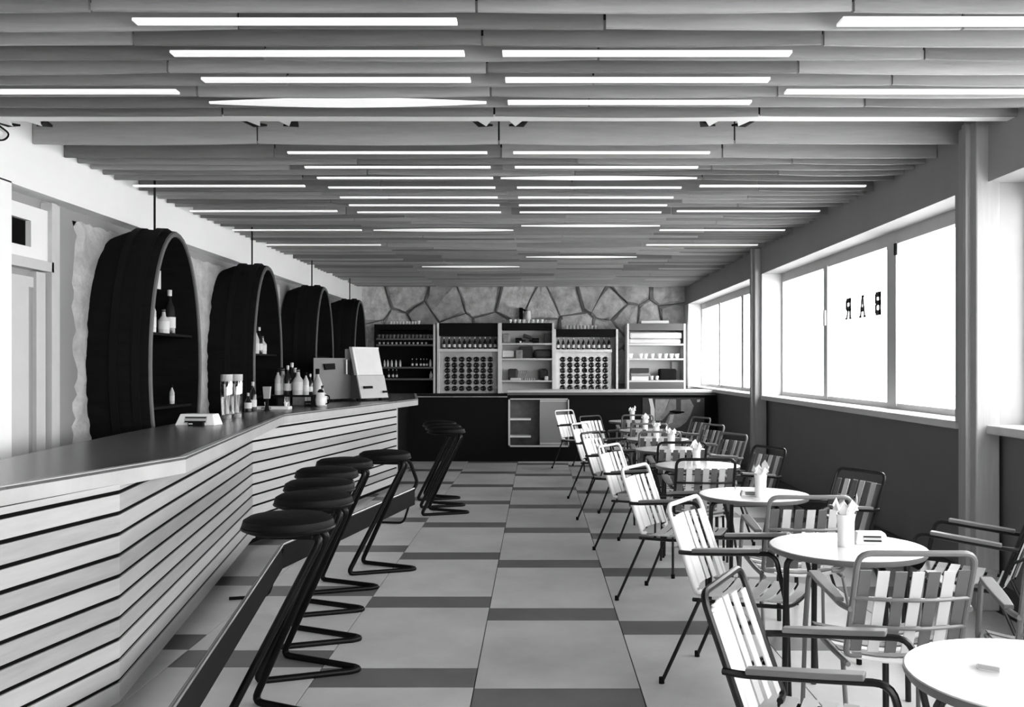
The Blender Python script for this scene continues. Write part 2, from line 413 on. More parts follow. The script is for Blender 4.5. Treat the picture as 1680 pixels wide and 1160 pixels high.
# the tie rail with its brackets in the gap between the two fields of boards
rl = obj('trim_3', MB().box((XL, 5.62, 3.03), (2.9, 5.72, 3.045)), M['white'], kind='structure')
for x in (-3.15, -1.62, -.22, 1.16):
    for s in (-1, 1):
        obj('bracket', MB().slab([(x + s*.05, 5.70, 3.032), (x + s*.14, 5.71, 3.032), (x + s*.09, 5.85, 3.032)][::s], (0, 0, .012)), M['white'], rl)
        obj('bracket_plate', MB().slab([(x + s*.05, 5.86, 3.035), (x + s*.17, 5.74, 3.035), (x + s*.14, 5.88, 3.035)][::-s], (0, 0, .012)), M['black'], rl)
cable = MB().tube(fillet([(-3.34, 5.2, 2.98), (-3.34, 5.65, 2.94), (-3.33, 5.9, 2.95), (-3.34, 6.0, 3.02), (-3.3, 5.6, 3.06)], .1), .006, 6)
tag(obj('cable', cable, M['black'], smooth=True), 'thin black cable looping out of the ceiling above the bar at the left wall', 'cable')

# ------------------------------------------------------------------ the bar
bar = thing('bar_counter', 'long angled bar with pale horizontal slat front and worn dark top', 'bar counter', (-2.3, 8, 0))
front = [(-2.42, 1.5), (-1.98, 3.49), (-1.726, 4.65), (-2.30, 8.61), (-1.587, 12.68)]
toppoly = [(-3.1, 1.5)] + front + [(-1.94, 15.25), (-2.6, 15.25), (-2.93, 12.5), (-2.86, 8.6), (-2.82, 7.42), (-2.74, 6.12), (-2.57, 4.53)]
obj('counter_top', MB().prism(toppoly, 1.088, 1.10), M['top'], bar, world=True)
def inset_line(poly, d):               # open polyline moved to its left by d (plan)
    out = []
    for i, p in enumerate(poly):
        a = Vector(poly[max(0, i-1)]); b = Vector(p); c = Vector(poly[min(len(poly)-1, i+1)])
        t = ((b - a).normalized() if i else (c - b).normalized()) + ((c - b).normalized() if i < len(poly)-1 else (b - a).normalized())
        t.normalize(); out.append((p[0] - t.y * d, p[1] + t.x * d))
    return out
for i in range(len(front) - 1):        # light edging in front of the dark top
    a, b = front[i], front[i+1]; ia, ib = inset_line(front, .035)[i:i+2]
    obj('edge_band', MB().prism([a, b, ib, ia], 1.022, 1.104), M['edge'], bar, world=True)
e0, e1 = front[-1], (-1.94, 15.25)
obj('edge_band', MB().prism([e0, e1, (e1[0]-.035, e1[1]), (e0[0]-.035, e0[1]+.02)], 1.022, 1.103), M['edge'], bar, world=True)
obj('under_top', MB().prism([(-3.0, 1.5)] + inset_line(front, .034) + [(-1.97, 15.2), (-2.55, 15.2), (-2.88, 12.5), (-2.81, 8.6), (-2.77, 7.42), (-2.7, 6.12), (-2.53, 4.53)], 1.03, 1.087), M['black'], bar, world=True)
panel = [(-2.32, 1.5), (-1.83, 4.15), (-2.42, 8.06), (-1.77, 12.0)]
pin = inset_line(panel, .009)
obj('carcass', MB().prism(pin + [(-2.05, 15.2), (-2.5, 15.2), (-2.8, 12.0), (-2.75, 8.1), (-2.5, 4.3), (-2.9, 1.5)], .10, 1.03), M['void'], bar, world=True)
pk = inset_line(panel, .10)
obj('plinth', MB().prism(pk + [(-2.1, 15.1), (-2.5, 15.1), (-2.75, 12.0), (-2.7, 8.1), (-2.45, 4.3), (-2.8, 1.5)], 0, .10), M['void'], bar, world=True)
rsl = random.Random(3)
for k in range(11):
    top = 1.03 if k == 0 else .995 - .092 * (k - 1) - .009
    bot = .995 - .092 * k + .009
    if k == 10: bot = .075
    for i in range(3):
        a, b = panel[i], panel[i+1]; ia, ib = pin[i], pin[i+1]
        obj('slat', MB().prism([a, b, ib, ia], bot, top), rsl.choice([M['slat'], M['slatb'], M['slatc']] if i == 2 else [M['slat'], M['slatb'], M['slat']]), bar, world=True)
obj('end_post', MB().box((-1.80, 12.0, .08), (-1.765, 12.03, 1.02)), M['slatc'], bar, world=True)

# foot rest standing in front of the bar
fr = thing('foot_rest', 'black kick board foot rest with bright rail running along the foot of the bar', 'foot rest', (-1.6, 6.3, 0))
rail = [(-1.12, 2.2), (-1.30, 3.48), (-1.70, 6.33), (-1.19, 9.25)]
ri = inset_line(rail, .022)
for i in range(3):
    obj('kick_board', MB().prism([rail[i], rail[i+1], ri[i+1], ri[i]], .19, .34), M['black'], fr, world=True)
obj('rail', MB().tube([(x, y, .352) for x, y in rail], .010, 8), M['steel'], fr, world=True, smooth=True)
for x, y, bx, by in ((-1.69, 6.30, -2.03, 6.24), (-1.20, 9.24, -1.62, 9.30), (-1.17, 2.6, -1.6, 2.7)):
    obj('bracket', MB().tube(fillet([(x, y, .33), (x - .10, y, .012), (bx, by, .012)], .05), .011, 8), M['black'], fr, world=True, smooth=True)
obj('end_bracket', MB().tube(fillet([(-1.20, 9.22, .34), (-1.17, 9.30, .40), (-1.24, 9.25, .62), (-1.50, 9.2, .66)], .05), .018, 8), M['black'], fr, world=True, smooth=True)

# back counter across the end of the room
bc = thing('back_counter', 'long dark front counter across the far end with pale top', 'counter', (.3, 15.5, 0))
Z0 = 15.30
obj('left_top', MB().box((-2.6, Z0 - .02, 1.055), (-.47, 15.95, 1.085)), M['black'], bc, world=True)
obj('metal_trim', MB().box((-2.0, Z0 - .03, 1.04), (-.47, Z0 - .02, 1.055)), M['steel'], bc, world=True)
obj('right_top', MB().box((-.47, Z0 - .08, 1.115), (2.92, 15.95, 1.155)), M['offwhite'], bc, world=True, bevel=.006)
obj('top_band', MB().box((-.47, Z0 - .05, 1.075), (2.90, Z0, 1.115)), M['valg'], bc, world=True)
pf = MB()
pf.box((-2.6, Z0, .0), (-.455, Z0 + .04, 1.055)).box((.53, Z0, 0), (2.92, Z0 + .04, 1.075)).box((-.455, Z0, 0), (.53, Z0 + .04, .235)).box((-.455, Z0, 1.02), (.53, Z0 + .04, 1.075))
obj('front_panel', pf, M['black'], bc, world=True)
obj('body', MB().box((-2.6, Z0 + .42, 0), (2.92, 15.9, 1.05)), M['void'], bc, world=True)
cx0, cx1, h0, h1 = -.455, .53, .235, 1.02
fm = MB().box((cx0, Z0 - .02, h0), (cx0 + .03, Z0 + .02, h1)).box((cx1 - .02, Z0 - .02, h0), (cx1, Z0 + .02, h1)).box((cx0, Z0 - .02, h0), (cx1, Z0 + .02, h0 + .025)).box((cx0, Z0 - .02, h1 - .02), (cx1, Z0 + .02, h1))
dc = obj('display_case', fm, M['offwhite'], bc, world=True)
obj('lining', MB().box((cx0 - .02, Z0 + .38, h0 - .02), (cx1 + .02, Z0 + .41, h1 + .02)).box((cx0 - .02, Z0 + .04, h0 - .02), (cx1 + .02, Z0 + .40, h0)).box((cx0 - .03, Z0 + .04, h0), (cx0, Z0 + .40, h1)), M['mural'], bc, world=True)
obj('sliding_door', MB().box((.055, Z0 + .03, h0 + .02), (cx1 - .02, Z0 + .045, h1 - .02)), M['wallgrey'], bc, world=True)
obj('door_rail', MB().box((.06, Z0 + .02, h1 - .055), (cx1 - .03, Z0 + .03, h1 - .03)).box((.06, Z0 + .02, h0 + .04), (cx1 - .1, Z0 + .03, h0 + .065)), M['offwhite'], bc, world=True)
for h in (.68, .40): obj('shelf', MB().box((cx0 + .02, Z0 + .03, h - .015), (-.09, Z0 + .30, h + .012)), M['white'], bc, world=True)
# reflections in the dark counter front, painted as flat pale shapes
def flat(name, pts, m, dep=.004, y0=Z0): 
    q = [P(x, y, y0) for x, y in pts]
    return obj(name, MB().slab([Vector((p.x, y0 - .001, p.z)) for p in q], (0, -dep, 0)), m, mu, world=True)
mu = thing('painted_reflections', 'dim panel of reflections painted as pale curved shapes on the counter front at right', 'painted reflection', (1.7, Z0, .2))
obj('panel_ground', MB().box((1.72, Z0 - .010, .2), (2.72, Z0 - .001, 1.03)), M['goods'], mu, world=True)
flat('reflection_shape', [(1064, 654), (1070, 654), (1074, 672), (1074, 690), (1068, 690), (1067, 668)], M['swhite'], .014)
flat('reflection_shape', [(1075, 655), (1098, 655), (1091, 674), (1085, 690), (1075, 690)], M['goodsg'], .012)
flat('reflection_shape', [(1099, 655), (1109, 655), (1109, 672), (1100, 674), (1086, 690), (1083, 684), (1092, 673)], M['mural'], .014)
flat('reflection_shape', [(1117, 656), (1132, 655), (1138, 666), (1133, 680), (1126, 692), (1116, 700), (1098, 706), (1090, 697), (1098, 680), (1117, 679)], M['mural'], .014)
flat('reflection_shape', [(1100, 680), (1106, 680), (1103, 693), (1096, 696)], M['mottledp'], .016)
flat('reflection_shape', [(1098, 674), (1122, 675), (1123, 677), (1110, 679), (1099, 676)], M['void'], .018)
flat('reflection_shape', [(1143, 656), (1149, 655), (1148, 659), (1144, 660)], M['mottledp'], .014)

# ------------------------------------------------------------------ shelf units on the low cabinet behind the back counter
ZU = 17.4
sb = thing('low_cabinet', 'low dark cabinet under the bottle shelves at the back wall', 'cabinet', (0, 17.6, 0))
obj('body', MB().box((-3.2, ZU - .02, 0), (2.8, 18.1, .93)), M['black'], sb, world=True)
obj('worktop', MB().box((-3.25, ZU - .05, .93), (2.82, 18.12, .97)), M['valg'], sb, world=True)
ORD = ['first', 'second', 'third', 'fourth', 'fifth', 'sixth', 'seventh', 'eighth', 'ninth', 'tenth', 'eleventh', 'twelfth', 'thirteenth', 'fourteenth', 'fifteenth']
def U(px, py): p = P(px, py, ZU); return p.x, p.z
GLASSROW = []
def unit(name, label, px0, px1, ptop, pval, shelves, inner, vale, posts=(1, 1), dark=False):
    x0, zt = U(px0, ptop); x1, _ = U(px1, ptop); _, zv = U(px0, pval)
    t = thing(name, label, 'shelf unit', ((x0 + x1) / 2, ZU + .2, .97))
    D = .48
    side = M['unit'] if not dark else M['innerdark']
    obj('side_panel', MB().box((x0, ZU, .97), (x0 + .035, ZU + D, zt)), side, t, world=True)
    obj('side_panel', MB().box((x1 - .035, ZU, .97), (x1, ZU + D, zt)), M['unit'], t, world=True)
    obj('back_panel', MB().box((x0 + .035, ZU + D - .03, .97), (x1 - .035, ZU + D, zt)), inner, t, world=True)
    obj('valance', MB().box((x0 + .035, ZU + .01, zv), (x1 - .035, ZU + D - .03, zt)), vale, t, world=True)
    for s in shelves:
        _, zs = U(0, s)
        obj('shelf', MB().box((x0 + .035, ZU + .01, zs - .02), (x1 - .035, ZU + D - .03, zs + .012)), M['shelfedge'] if not dark else M['valg'], t, world=True)
    return t, x0, x1
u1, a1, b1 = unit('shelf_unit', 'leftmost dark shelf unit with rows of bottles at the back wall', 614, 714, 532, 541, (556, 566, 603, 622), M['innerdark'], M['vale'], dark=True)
u2, a2, b2 = unit('shelf_unit', 'left wine rack unit with dark valance and 42 round bottle holes', 717, 820, 530, 551, (), M['wallgrey'], M['vale'])
u3, a3, b3 = unit('shelf_unit', 'open shelf unit of dark goods between the two wine racks', 820, 909, 530, 541, (564, 589, 625), M['inner'], M['vale'])
u4, a4, b4 = unit('shelf_unit', 'right wine rack unit with pale interior and some empty holes', 909, 1014, 540, 552, (), M['inner'], M['vale'])
u5, a5, b5 = unit('shelf_unit', 'rightmost shelf unit by the window with linen and grey valance', 1029, 1125, 531, 542, (565, 589, 625), M['inner'], M['valg'])
obj('drawer_front', MB().box((a5 + .035, ZU, .97), (b5 - .035, ZU + .02, U(0, 627)[1])), M['valg'], u5, world=True)
def rack(u, cols, rws, pxa, pxb, pshelf, pm):
    xa = U(pxa, 0)[0]; xb = U(pxb, 0)[0]; zs = U(0, pshelf)[1]
    # panel built from strips round the holes: one grid mesh with octagonal openings
    mb = MB(); cxs = [U(c, 0)[0] for c in cols]; czs = [U(0, r)[1] for r in rws]; rr = .052
    xs = [xa] + [(cxs[i] + cxs[i+1]) / 2 for i in range(len(cxs)-1)] + [xb]
    zsb = [zs] + [(czs[i] + czs[i+1]) / 2 for i in range(len(czs)-1)] + [.97]
    for i, cx_ in enumerate(cxs):
        for j, cz_ in enumerate(czs):
            q = [(xs[i], zsb[j+1]), (xs[i+1], zsb[j+1]), (xs[i+1], zsb[j]), (xs[i], zsb[j])]
            outer = []
            for e in range(4):
                a = q[e]; b = q[(e+1) % 4]
                for t in (0, 1/3, 2/3): outer.append((a[0]+(b[0]-a[0])*t, a[1]+(b[1]-a[1])*t))
            n = 12; ring = []
            for k in range(n):
                ang = math.atan2(-1, -1) + 2*math.pi*k/n
                ring.append((cx_ + rr*math.cos(ang), cz_ + rr*math.sin(ang)))
            y = ZU + .12
            mb.add([(p[0], y, p[1]) for p in outer] + [(p[0], y, p[1]) for p in ring] + [(p[0], y + .04, p[1]) for p in ring],
                   [(k, (k+1) % n, (k+1) % n + n, k+n) for k in range(n)] + [(k+n, (k+1) % n + n, (k+1) % n + 2*n, k+2*n) for k in range(n)])
    obj('rack_panel', mb, pm, u, world=True)
    obj('shelf', MB().box((xa, ZU + .01, zs - .02), (xb, ZU + .42, zs + .03)), M['unit'], u, world=True)
    return cxs, czs
def wine_bottle():
    t = thing('wine_bottle', '', 'bottle')
    obj('glass', MB().lathe([(.0, 0), (.043, .003), (.045, .02), (.045, .19), (.03, .235), (.015, .26), (.0145, .32), (.017, .322), (.017, .335), (.0, .336)], 12), M['bottle'], t, smooth=True)
    return t
lying = MB()
for r_, z_ in (): pass
def lying_bottle_mesh():
    mb = MB().lathe([(.0, .0), (.012, .006), (.030, .0), (.045, .006), (.047, .02), (.047, .19), (.03, .235), (.015, .26), (.0145, .30), (.0, .302)], 12)
    mb.v = [Vector((v.x, v.z, v.y)) for v in mb.v]; mb.f = [f[::-1] for f in mb.f]
    return mb
lyb = None
C2 = [733, 745, 757, 769, 781, 792.5, 804]; R2 = [589.5, 599, 608, 617.4, 627, 637.5]
C4 = [923.5, 935.7, 947.5, 959.3, 971, 982.4, 994]; R4 = [589.6, 598.9, 607.9, 617.5, 626.5, 636]
for u, cols, rws, pa, pb, psh, pm, miss, side in ((u2, C2, R2, 720, 817, 575, M['rackp'], {(2, 3)}, 'left'), (u4, C4, R4, 911.5, 1004, 576, M['rackw'], {(2, 3), (4, 1), (4, 3)}, 'right')):
    cxs, czs = rack(u, cols, rws, pa, pb, psh, pm)
    for i, x in enumerate(cxs):
        for j, zz in enumerate(czs):
            if (j, i) in miss: continue
            if lyb is None: lyb = obj('wine_bottle', lying_bottle_mesh(), M['bottle'], smooth=True); o = lyb
            else: o = lyb.copy(); COL.objects.link(o)
            o.location = (x, ZU + .095, zz)
            tag(o, 'dark bottle in the %s wine rack, %s row down, %s from the left' % (side, ORD[j], ORD[i]), 'bottle', 'bottles lying in the %s wine rack' % side)
# upright bottles: one maker, several heights and glasses
BP = {}
def bottle(kind, loc, label, group=None, s=1.0):
    key = kind
    if key not in BP:
        dark = kind.startswith('d'); prof = {
            'd1': [(.0, 0), (.036, .002), (.038, .015), (.038, .17), (.026, .21), (.013, .235), (.012, .295), (.014, .30), (.0, .302)],
            'd2': [(.0, 0), (.045, .002), (.047, .02), (.047, .12), (.03, .16), (.014, .18), (.013, .24), (.0, .242)],
            'p1': [(.0, 0), (.034, .002), (.036, .015), (.036, .16), (.022, .20), (.012, .22), (.012, .27), (.0, .272)],
            'p2': [(.0, 0), (.05, .002), (.052, .02), (.052, .13), (.02, .17), (.014, .22), (.018, .225), (.0, .235)]}[kind]
        t = thing('bottle', '', 'bottle')
        obj('glass', MB().lathe(prof, 14), M['bottle'] if dark else M['foil'], t, smooth=True)
        r = max(p[0] for p in prof) + .001
        obj('label', MB().lathe([(r, .045), (r, .12)], 14), M['label'], t, smooth=True)
        obj('cap', MB().lathe([(.015, prof[-2][1] - .035), (.016, prof[-1][1] + .004), (.0, prof[-1][1] + .006)], 10), M['foil'] if dark else M['black'], t, smooth=True)
        BP[key] = [t, False]
    t, used = BP[key]
    if not used: t.location = loc; BP[key][1] = True; r = t; r['label'] = label
    else: r = dup(t, loc, 0, label)
    r.scale = (s, s, s)
    if group: r['group'] = group
    elif 'group' in r: del r['group']
    return r
for side, u, x0, x1, ph in (('left', u2, 727, 812, 572.3), ('right', u4, 916, 1000, 573)):
    for i in range(11):
        x, _ = U(x0 + (x1 - x0) * i / 10, 0); zz = U(0, 575 if side == 'left' else 576)[1] + .03
        k = 'd1' if (i % 3 or side == 'left') else 'p1'
        bottle('d1', (x, ZU + .16, zz), 'slim dark bottle standing above the %s wine rack, %s from the left' % (side, ORD[i]), 'bottles standing above the %s wine rack' % side, .72)
# dim bottles in the leftmost unit
for i, px in enumerate((629, 634.5, 641, 648, 655)): bottle('p1', (U(px, 0)[0], ZU + .12, U(0, 603)[1] + .012), 'small pale bottle on the upper shelf of the leftmost unit, %s from the left' % ORD[i], 'pale bottles at the left of the dark unit', .55)
for i, px in enumerate((675, 682, 689, 694, 699)): bottle('d1', (U(px, 0)[0], ZU + .12, U(0, 603)[1] + .012), 'small dark bottle on the upper shelf of the leftmost unit, %s from the left' % ORD[i], 'dark bottles at the right of the dark unit', .5)
bottle('p1', (U(705, 0)[0], ZU + .10, U(0, 603)[1] + .012), 'pale bottle at the right end of the upper shelf of the dark unit', None, .6)
bottle('p2', (U(706, 0)[0], ZU + .10, U(0, 622)[1] + .012), 'squat pale bottle alone on the lower shelf of the dark unit', None, .6)
for i, px in enumerate((636, 643, 649)): bottle('d1', (U(px, 0)[0], ZU + .12, U(0, 622)[1] + .012), 'dark bottle on the lower shelf of the leftmost unit, %s from the left' % ORD[i], 'dark bottles on the lower shelf of the dark unit', .55)
# cups and glasses in rows: on top of the units and inside
cupm = MB().lathe([(.0, 0), (.022, 0), (.026, .01), (.040, .075), (.037, .075), (.024, .012), (.0, .012)], 12)
cup0 = None
def cup(loc, label, group, s=1.0, m=None, name='cup'):
    global cup0
    if cup0 is None: cup0 = obj('cup', cupm, M['china'], smooth=True); o = cup0
    else: o = cup0.copy(); COL.objects.link(o)
    if m:
        o.data = MESHES.setdefault(m.name, o.data.copy()); o.data.materials[0] = m
    o.name = name; o.location = loc; o.scale = (s, s, s); tag(o, label, 'cup' if name == 'cup' else 'glass', group); return o
MESHES = {}
for i in range(10): cup((U(639 + 5.1 * i, 0)[0], ZU + .15, U(0, 532)[1]), 'small white cup on top of the leftmost dark unit, %s from the left' % ORD[i], 'white cups on top of the dark unit', .78 if i < 9 else .95)
for i in range(8): cup((U(837 + 7.4 * i, 0)[0], ZU + .15, U(0, 530)[1]), 'white cup on top of the middle open unit, %s from the left' % ORD[i], 'white cups on top of the middle unit', .95)
for i in range(9): cup((U(930 + 5.9 * i, 0)[0], ZU + .15, U(0, 540)[1]), 'pale glass on top of the right wine rack unit, %s from the left' % ORD[i], 'glasses on top of the right wine rack', .95, M['rackp'], 'glass')
for i in range(15): cup((U(620 + 6.2 * i, 0)[0], ZU + .1, U(0, 556)[1] + .012), 'dim stemmed glass on the top shelf of the leftmost unit, %s from the left' % ORD[i], 'glasses on the top shelf of the dark unit', .95, M['valg'], 'glass')
for i in range(12): cup((U(621 + 7 * i, 0)[0], ZU + .1, U(0, 566)[1] + .012), 'small glass on the second shelf of the leftmost unit, %s from the left' % ORD[i], 'small glasses on the second shelf of the dark unit', .55, M['rackp'], 'glass')
for i in range(8): cup((U(830 + 9 * i, 0)[0], ZU + .1, .97), 'dark glass on the bottom shelf of the middle open unit, %s from the left' % ORD[i], 'glasses at the bottom of the middle unit', 1.05, M['goodsg'], 'glass')
# wall lamp above the middle unit
wlamp = thing('wall_lamp', 'small wall lamp with white shade on the stones above the white cups', 'lamp', (U(862, 0)[0], 18.1, 2.45))
obj('mount', MB().tube(fillet([(U(853, 0)[0], 18.12, U(0, 503)[1]), (U(856, 0)[0], 17.9, U(0, 505)[1]), (U(866, 0)[0], 17.75, U(0, 509)[1])], .05), .018, 8), M['black'], wlamp, world=True, smooth=True)
obj('mount_plate', MB().box((U(851, 0)[0], 18.06, 2.40), (U(857, 0)[0], 18.16, 2.66)), M['black'], wlamp, world=True)
obj('shade', MB().lathe([(.0, .17), (.045, .165), (.05, .15), (.062, 0), (.058, 0), (.045, .14), (.0, .15)], 16, (U(866, 0)[0], 17.75, U(0, 523)[1])), M['white'], wlamp, world=True, smooth=True)

# goods in the open units
def goods(name, label, cat, px0, px1, py0, py1, m, dep=.2, y0=.08, group=None, bev=.012, extra=None):
    xa, zt = U(px0, py0); xb, zb = U(px1, py1)
    o = obj(name, MB().box((xa, ZU + y0, zb), (xb, ZU + y0 + dep, zt)), m, bevel=bev); tag(o, label, cat, group); return o
def lid(o, px0, px1, py0, py1, m, y0=.07, dep=.02, nm='panel'):
    xa, zt = U(px0, py0); xb, zb = U(px1, py1)
    return obj(nm, MB().box((xa, ZU + y0, zb), (xb, ZU + y0 + dep, zt)), m, o)
s1, s2, s3, s4 = 563.3, 588.3, 624.3, 640
o = goods('goods_bag', 'crumpled grey bag at the left of the top shelf of the middle unit', 'bag', 824, 837, 546.5, s1, M['goodsg'], .18, bev=.04)
def lying2(px0, px1, py, tilt, label, m, r=.05):
    xa, zc = U(px0, py); xb, _ = U(px1, py); L = xb - xa
    mb = MB().lathe([(.0, 0), (r, .004), (r, L*.6), (r*.35, L*.75), (r*.33, L), (.0, L+.002)], 12)
    mb.v = [Vector((v.z, v.y, v.x)) for v in mb.v]; mb.f = [f[::-1] for f in mb.f]
    o = obj('bottle', mb, m, smooth=True); o.location = (xa, ZU + .16, zc); o.rotation_euler = (0, R(-tilt), 0); tag(o, label, 'bottle'); return o
lying2(845, 862, 558.5, 0, 'dark flask lying on the top shelf of the middle unit, neck to the right', M['bottle'], .052)
lying2(858, 880, 550, -16, 'dark bottle tilted across the others on the top shelf of the middle unit', M['goods'], .035)
lying2(884, 868, 558.5, 0, 'dark flask lying on the top shelf of the middle unit, neck to the left', M['bottle'], .05)
cup((U(853.5, 0)[0], ZU + .07, U(0, s1)[1]), 'white egg cup before the lying flasks on the top shelf', 'egg cup', .55); 
goods('box', 'dark tall box at the right of the top shelf of the middle unit', 'box', 893, 907, 546.5, s1, M['goods'])
goods('package', 'low white package at the left of the second shelf of the middle unit', 'package', 824, 843, 575, s2 - 2, M['swhite'])
goods('box', 'grey square box in front on the second shelf of the middle unit', 'box', 846, 857, 574, s2, M['goodsg'], .08, .04)
goods('box', 'dark crate on the second shelf behind the grey square box', 'box', 852, 874, 568, s2, M['goods'], .2, .16)
goods('bread_bin', 'dark rounded bin at the right of the second shelf of the middle unit', 'bin', 876, 907, 573, s2, M['goods'], .2, .08, bev=.05)
goods('basket', 'dark basket at the left of the third shelf of the middle unit', 'basket', 833, 849, 605, s3, M['goods'], .2, .12, bev=.03)
goods('tray', 'long low white tray in front on the third shelf of the middle unit', 'tray', 837, 854, 620, s3, M['swhite'], .1, .02)
bn = MB()
for k in range(5):
    bn.tube([P(848 + k*3.2 + 3.5*math.sin(t*1.5), 620 - 17*t + 5*t*t, ZU + .2 + .02*k) for t in (0, .25, .5, .75, 1)], .028, 8)
tag(obj('banana_bunch', bn, M['goodsg'], smooth=True), 'bunch of grey curved fruit on the third shelf of the middle unit', 'fruit')
for k in range(5): cup((U(861 + 3.6*k, 0)[0], ZU + .08, U(0, s3)[1]), 'small pale cup on the third shelf of the middle unit, %s from the left' % ORD[k], 'cups on the third shelf of the middle unit', .6, M['mottledp'])
goods('pitcher', 'dark jug at the right of the third shelf of the middle unit', 'jug', 884, 899, 605, s3, M['goods'], .18, .12, bev=.05)
goods('cream_pot', 'small white pot in front of the dark jug', 'pot', 893, 899.5, 617, s3, M['swhite'], .06, .03, bev=.02)
# rightmost unit
for i, (pa, pb, pt, pbm) in enumerate(((1032, 1118, 556, s1 + 1), (1034, 1120, 545, 555.5))):
    o = goods('linen_stack', ('lower' if i == 0 else 'upper') + ' pile of folded white linen in the rightmost shelf unit', 'linen', pa, pb, pt, pbm, M['swhite'], .3, .05, bev=.03)
for i, px in enumerate((1035.5, 1052, 1060, 1071, 1083, 1093, 1103, 1112)):
    cup((U(px, 0)[0], ZU + .1, U(0, 589)[1] + .012), 'white cup stored on the second shelf of the rightmost unit, %s from the left' % ORD[i], 'cups on the second shelf of the rightmost unit', 1.15)
goods('box', 'dark upper box of a stack at left in the rightmost unit', 'box', 1036, 1066, 604, 612, M['goods'])
goods('box', 'dark box below another at left in the rightmost unit', 'box', 1036, 1067, 612.5, 617, M['goodsg'])
goods('paper_stack', 'stack of white papers under two boxes in the rightmost unit', 'papers', 1037, 1065, 617.5, s3, M['swhite'], bev=.005)
goods('radio', 'black rounded radio on the third shelf of the rightmost unit', 'radio', 1083, 1111, 605, s3, M['black'], .25, bev=.03)
goods('card', 'upright white card leaning behind the black radio', 'card', 1107, 1117, 594, 608, M['swhite'], .02, .36, bev=0)
for i, px in enumerate((1070, 1078.5)): cup((U(px, 0)[0], ZU + .08, U(0, s3)[1] + .012), 'pale cup standing between the papers and the black radio, %s from the left' % ORD[i], 'cups beside the black radio', .95)
goods('tray', 'long white tray on top of the rightmost shelf unit', 'tray', 1052, 1098, 525.5, 530.8, M['swhite'], .3, .05)

# ------------------------------------------------------------------ casks on the left wall
def cask(i, zc, label):
    t = thing('cask', label, 'barrel', (XL, zc, 1.55))
    a, b = .572, 1.125; X0 = -3.475; X1 = -2.98; n = 48
    prof = [(X0, .94), (X0 + .14, .985), (X0 + .30, 1.0), (X1 - .03, .99), (X1, .985)]
    def ring(x, k, kk=None):
        kk = k if kk is None else kk
        return [(x, zc + a*k*math.cos(2*math.pi*q/n), 1.55 + b*kk*math.sin(2*math.pi*q/n)) for q in range(n)]
    def shell(rings):
        vs = []; fs = []
        for r_ in rings: vs += r_
        for L in range(len(rings) - 1):
            for q in range(n): j = (q+1) % n; fs.append((L*n+q, L*n+j, (L+1)*n+j, (L+1)*n+q))
        return MB().add(vs, fs)
    obj('staves', shell([ring(x, k) for x, k in prof]), M['cask'], t, world=True, smooth=True)
    obj('rim', shell([ring(X1, .985), ring(X1 + .012, .975), ring(X1 + .012, .905, .95), ring(X1, .90, .945)]), M['caskrim'], t, world=True, smooth=True)
    obj('inner_wall', shell([ring(X1, .90, .945), ring(X0 + .06, .87, .92)]), M['cask'], t, world=True, smooth=True)
    rb = ring(X0 + .06, .875, .925); obj('back', MB().add(rb, [list(range(n))]), M['void'], t, world=True)
    for x in (X1 - .13, X1 - .30):
        obj('hoop', shell([ring(x, .995), ring(x, 1.012), ring(x + .06, 1.010), ring(x + .06, .99)]), M['black'], t, world=True, smooth=True)
    for h in ((1.815 if i == 0 else 1.68), 1.22):
        wz = a * .88 * math.sqrt(max(0, 1 - ((h - 1.55) / (b * .93)) ** 2)) - .02
        obj('shelf', MB().box((X0 + .07, zc - wz, h - .02), (X1 - .04, zc + wz, h)), M['cask'], t, world=True)
    obj('hanger', MB().tube([(-3.16, zc, 2.66), (-3.16, zc, 3.22)], .009, 6), M['black'], t, world=True)
    return t
CZ = [7.82, 10.5, 13.3, 16.0]
for i, (zc, nm) in enumerate(zip(CZ, ('nearest the camera', 'second from the camera', 'third from the camera', 'farthest from the camera'))):
    cask(i, zc, 'oval black half cask hung on the left wall, ' + nm)
def cb(kind, zc, dz, h, lab, s=1, x=-3.14): bottle(kind, (x, zc + dz, h), lab, None, s)
c1 = CZ[0]
cb('p1', c1, -.12, 1.815, 'pale bottle at the near end of the shelf in the nearest cask', 1.1)
cb('d1', c1, .0, 1.815, 'tall dark bottle next to the near end in the nearest cask', 1.15, -3.2)
cb('p2', c1, .14, 1.815, 'square pale bottle in the middle of the nearest cask shelf', .9)
cb('d1', c1, .27, 1.815, 'dark bottle right of the middle in the nearest cask', 1.25)
cb('p1', c1, .32, 1.22, 'small lone bottle on the lower shelf of the nearest cask', .6)
o = obj('card', MB().box((0, -.055, 0), (.01, .055, .15)), M['swhite']); o.location = (-3.06, 7.62, 2.17); tag(o, 'small white card high inside the nearest cask', 'card')
obj('cord', MB().tube([(.005, 0, .15), (.005, 0, .27)], .003, 5), M['black'], o)
c2 = CZ[1]
cb('p1', c2, .08, 1.68, 'pale thin bottle at the near end in the second cask', 1.0)
cb('d1', c2, .20, 1.68, 'dark labelled bottle in the middle of the second cask shelf', 1.0)
cb('p2', c2, .33, 1.68, 'round pale bottle farthest along the second cask shelf', .9)

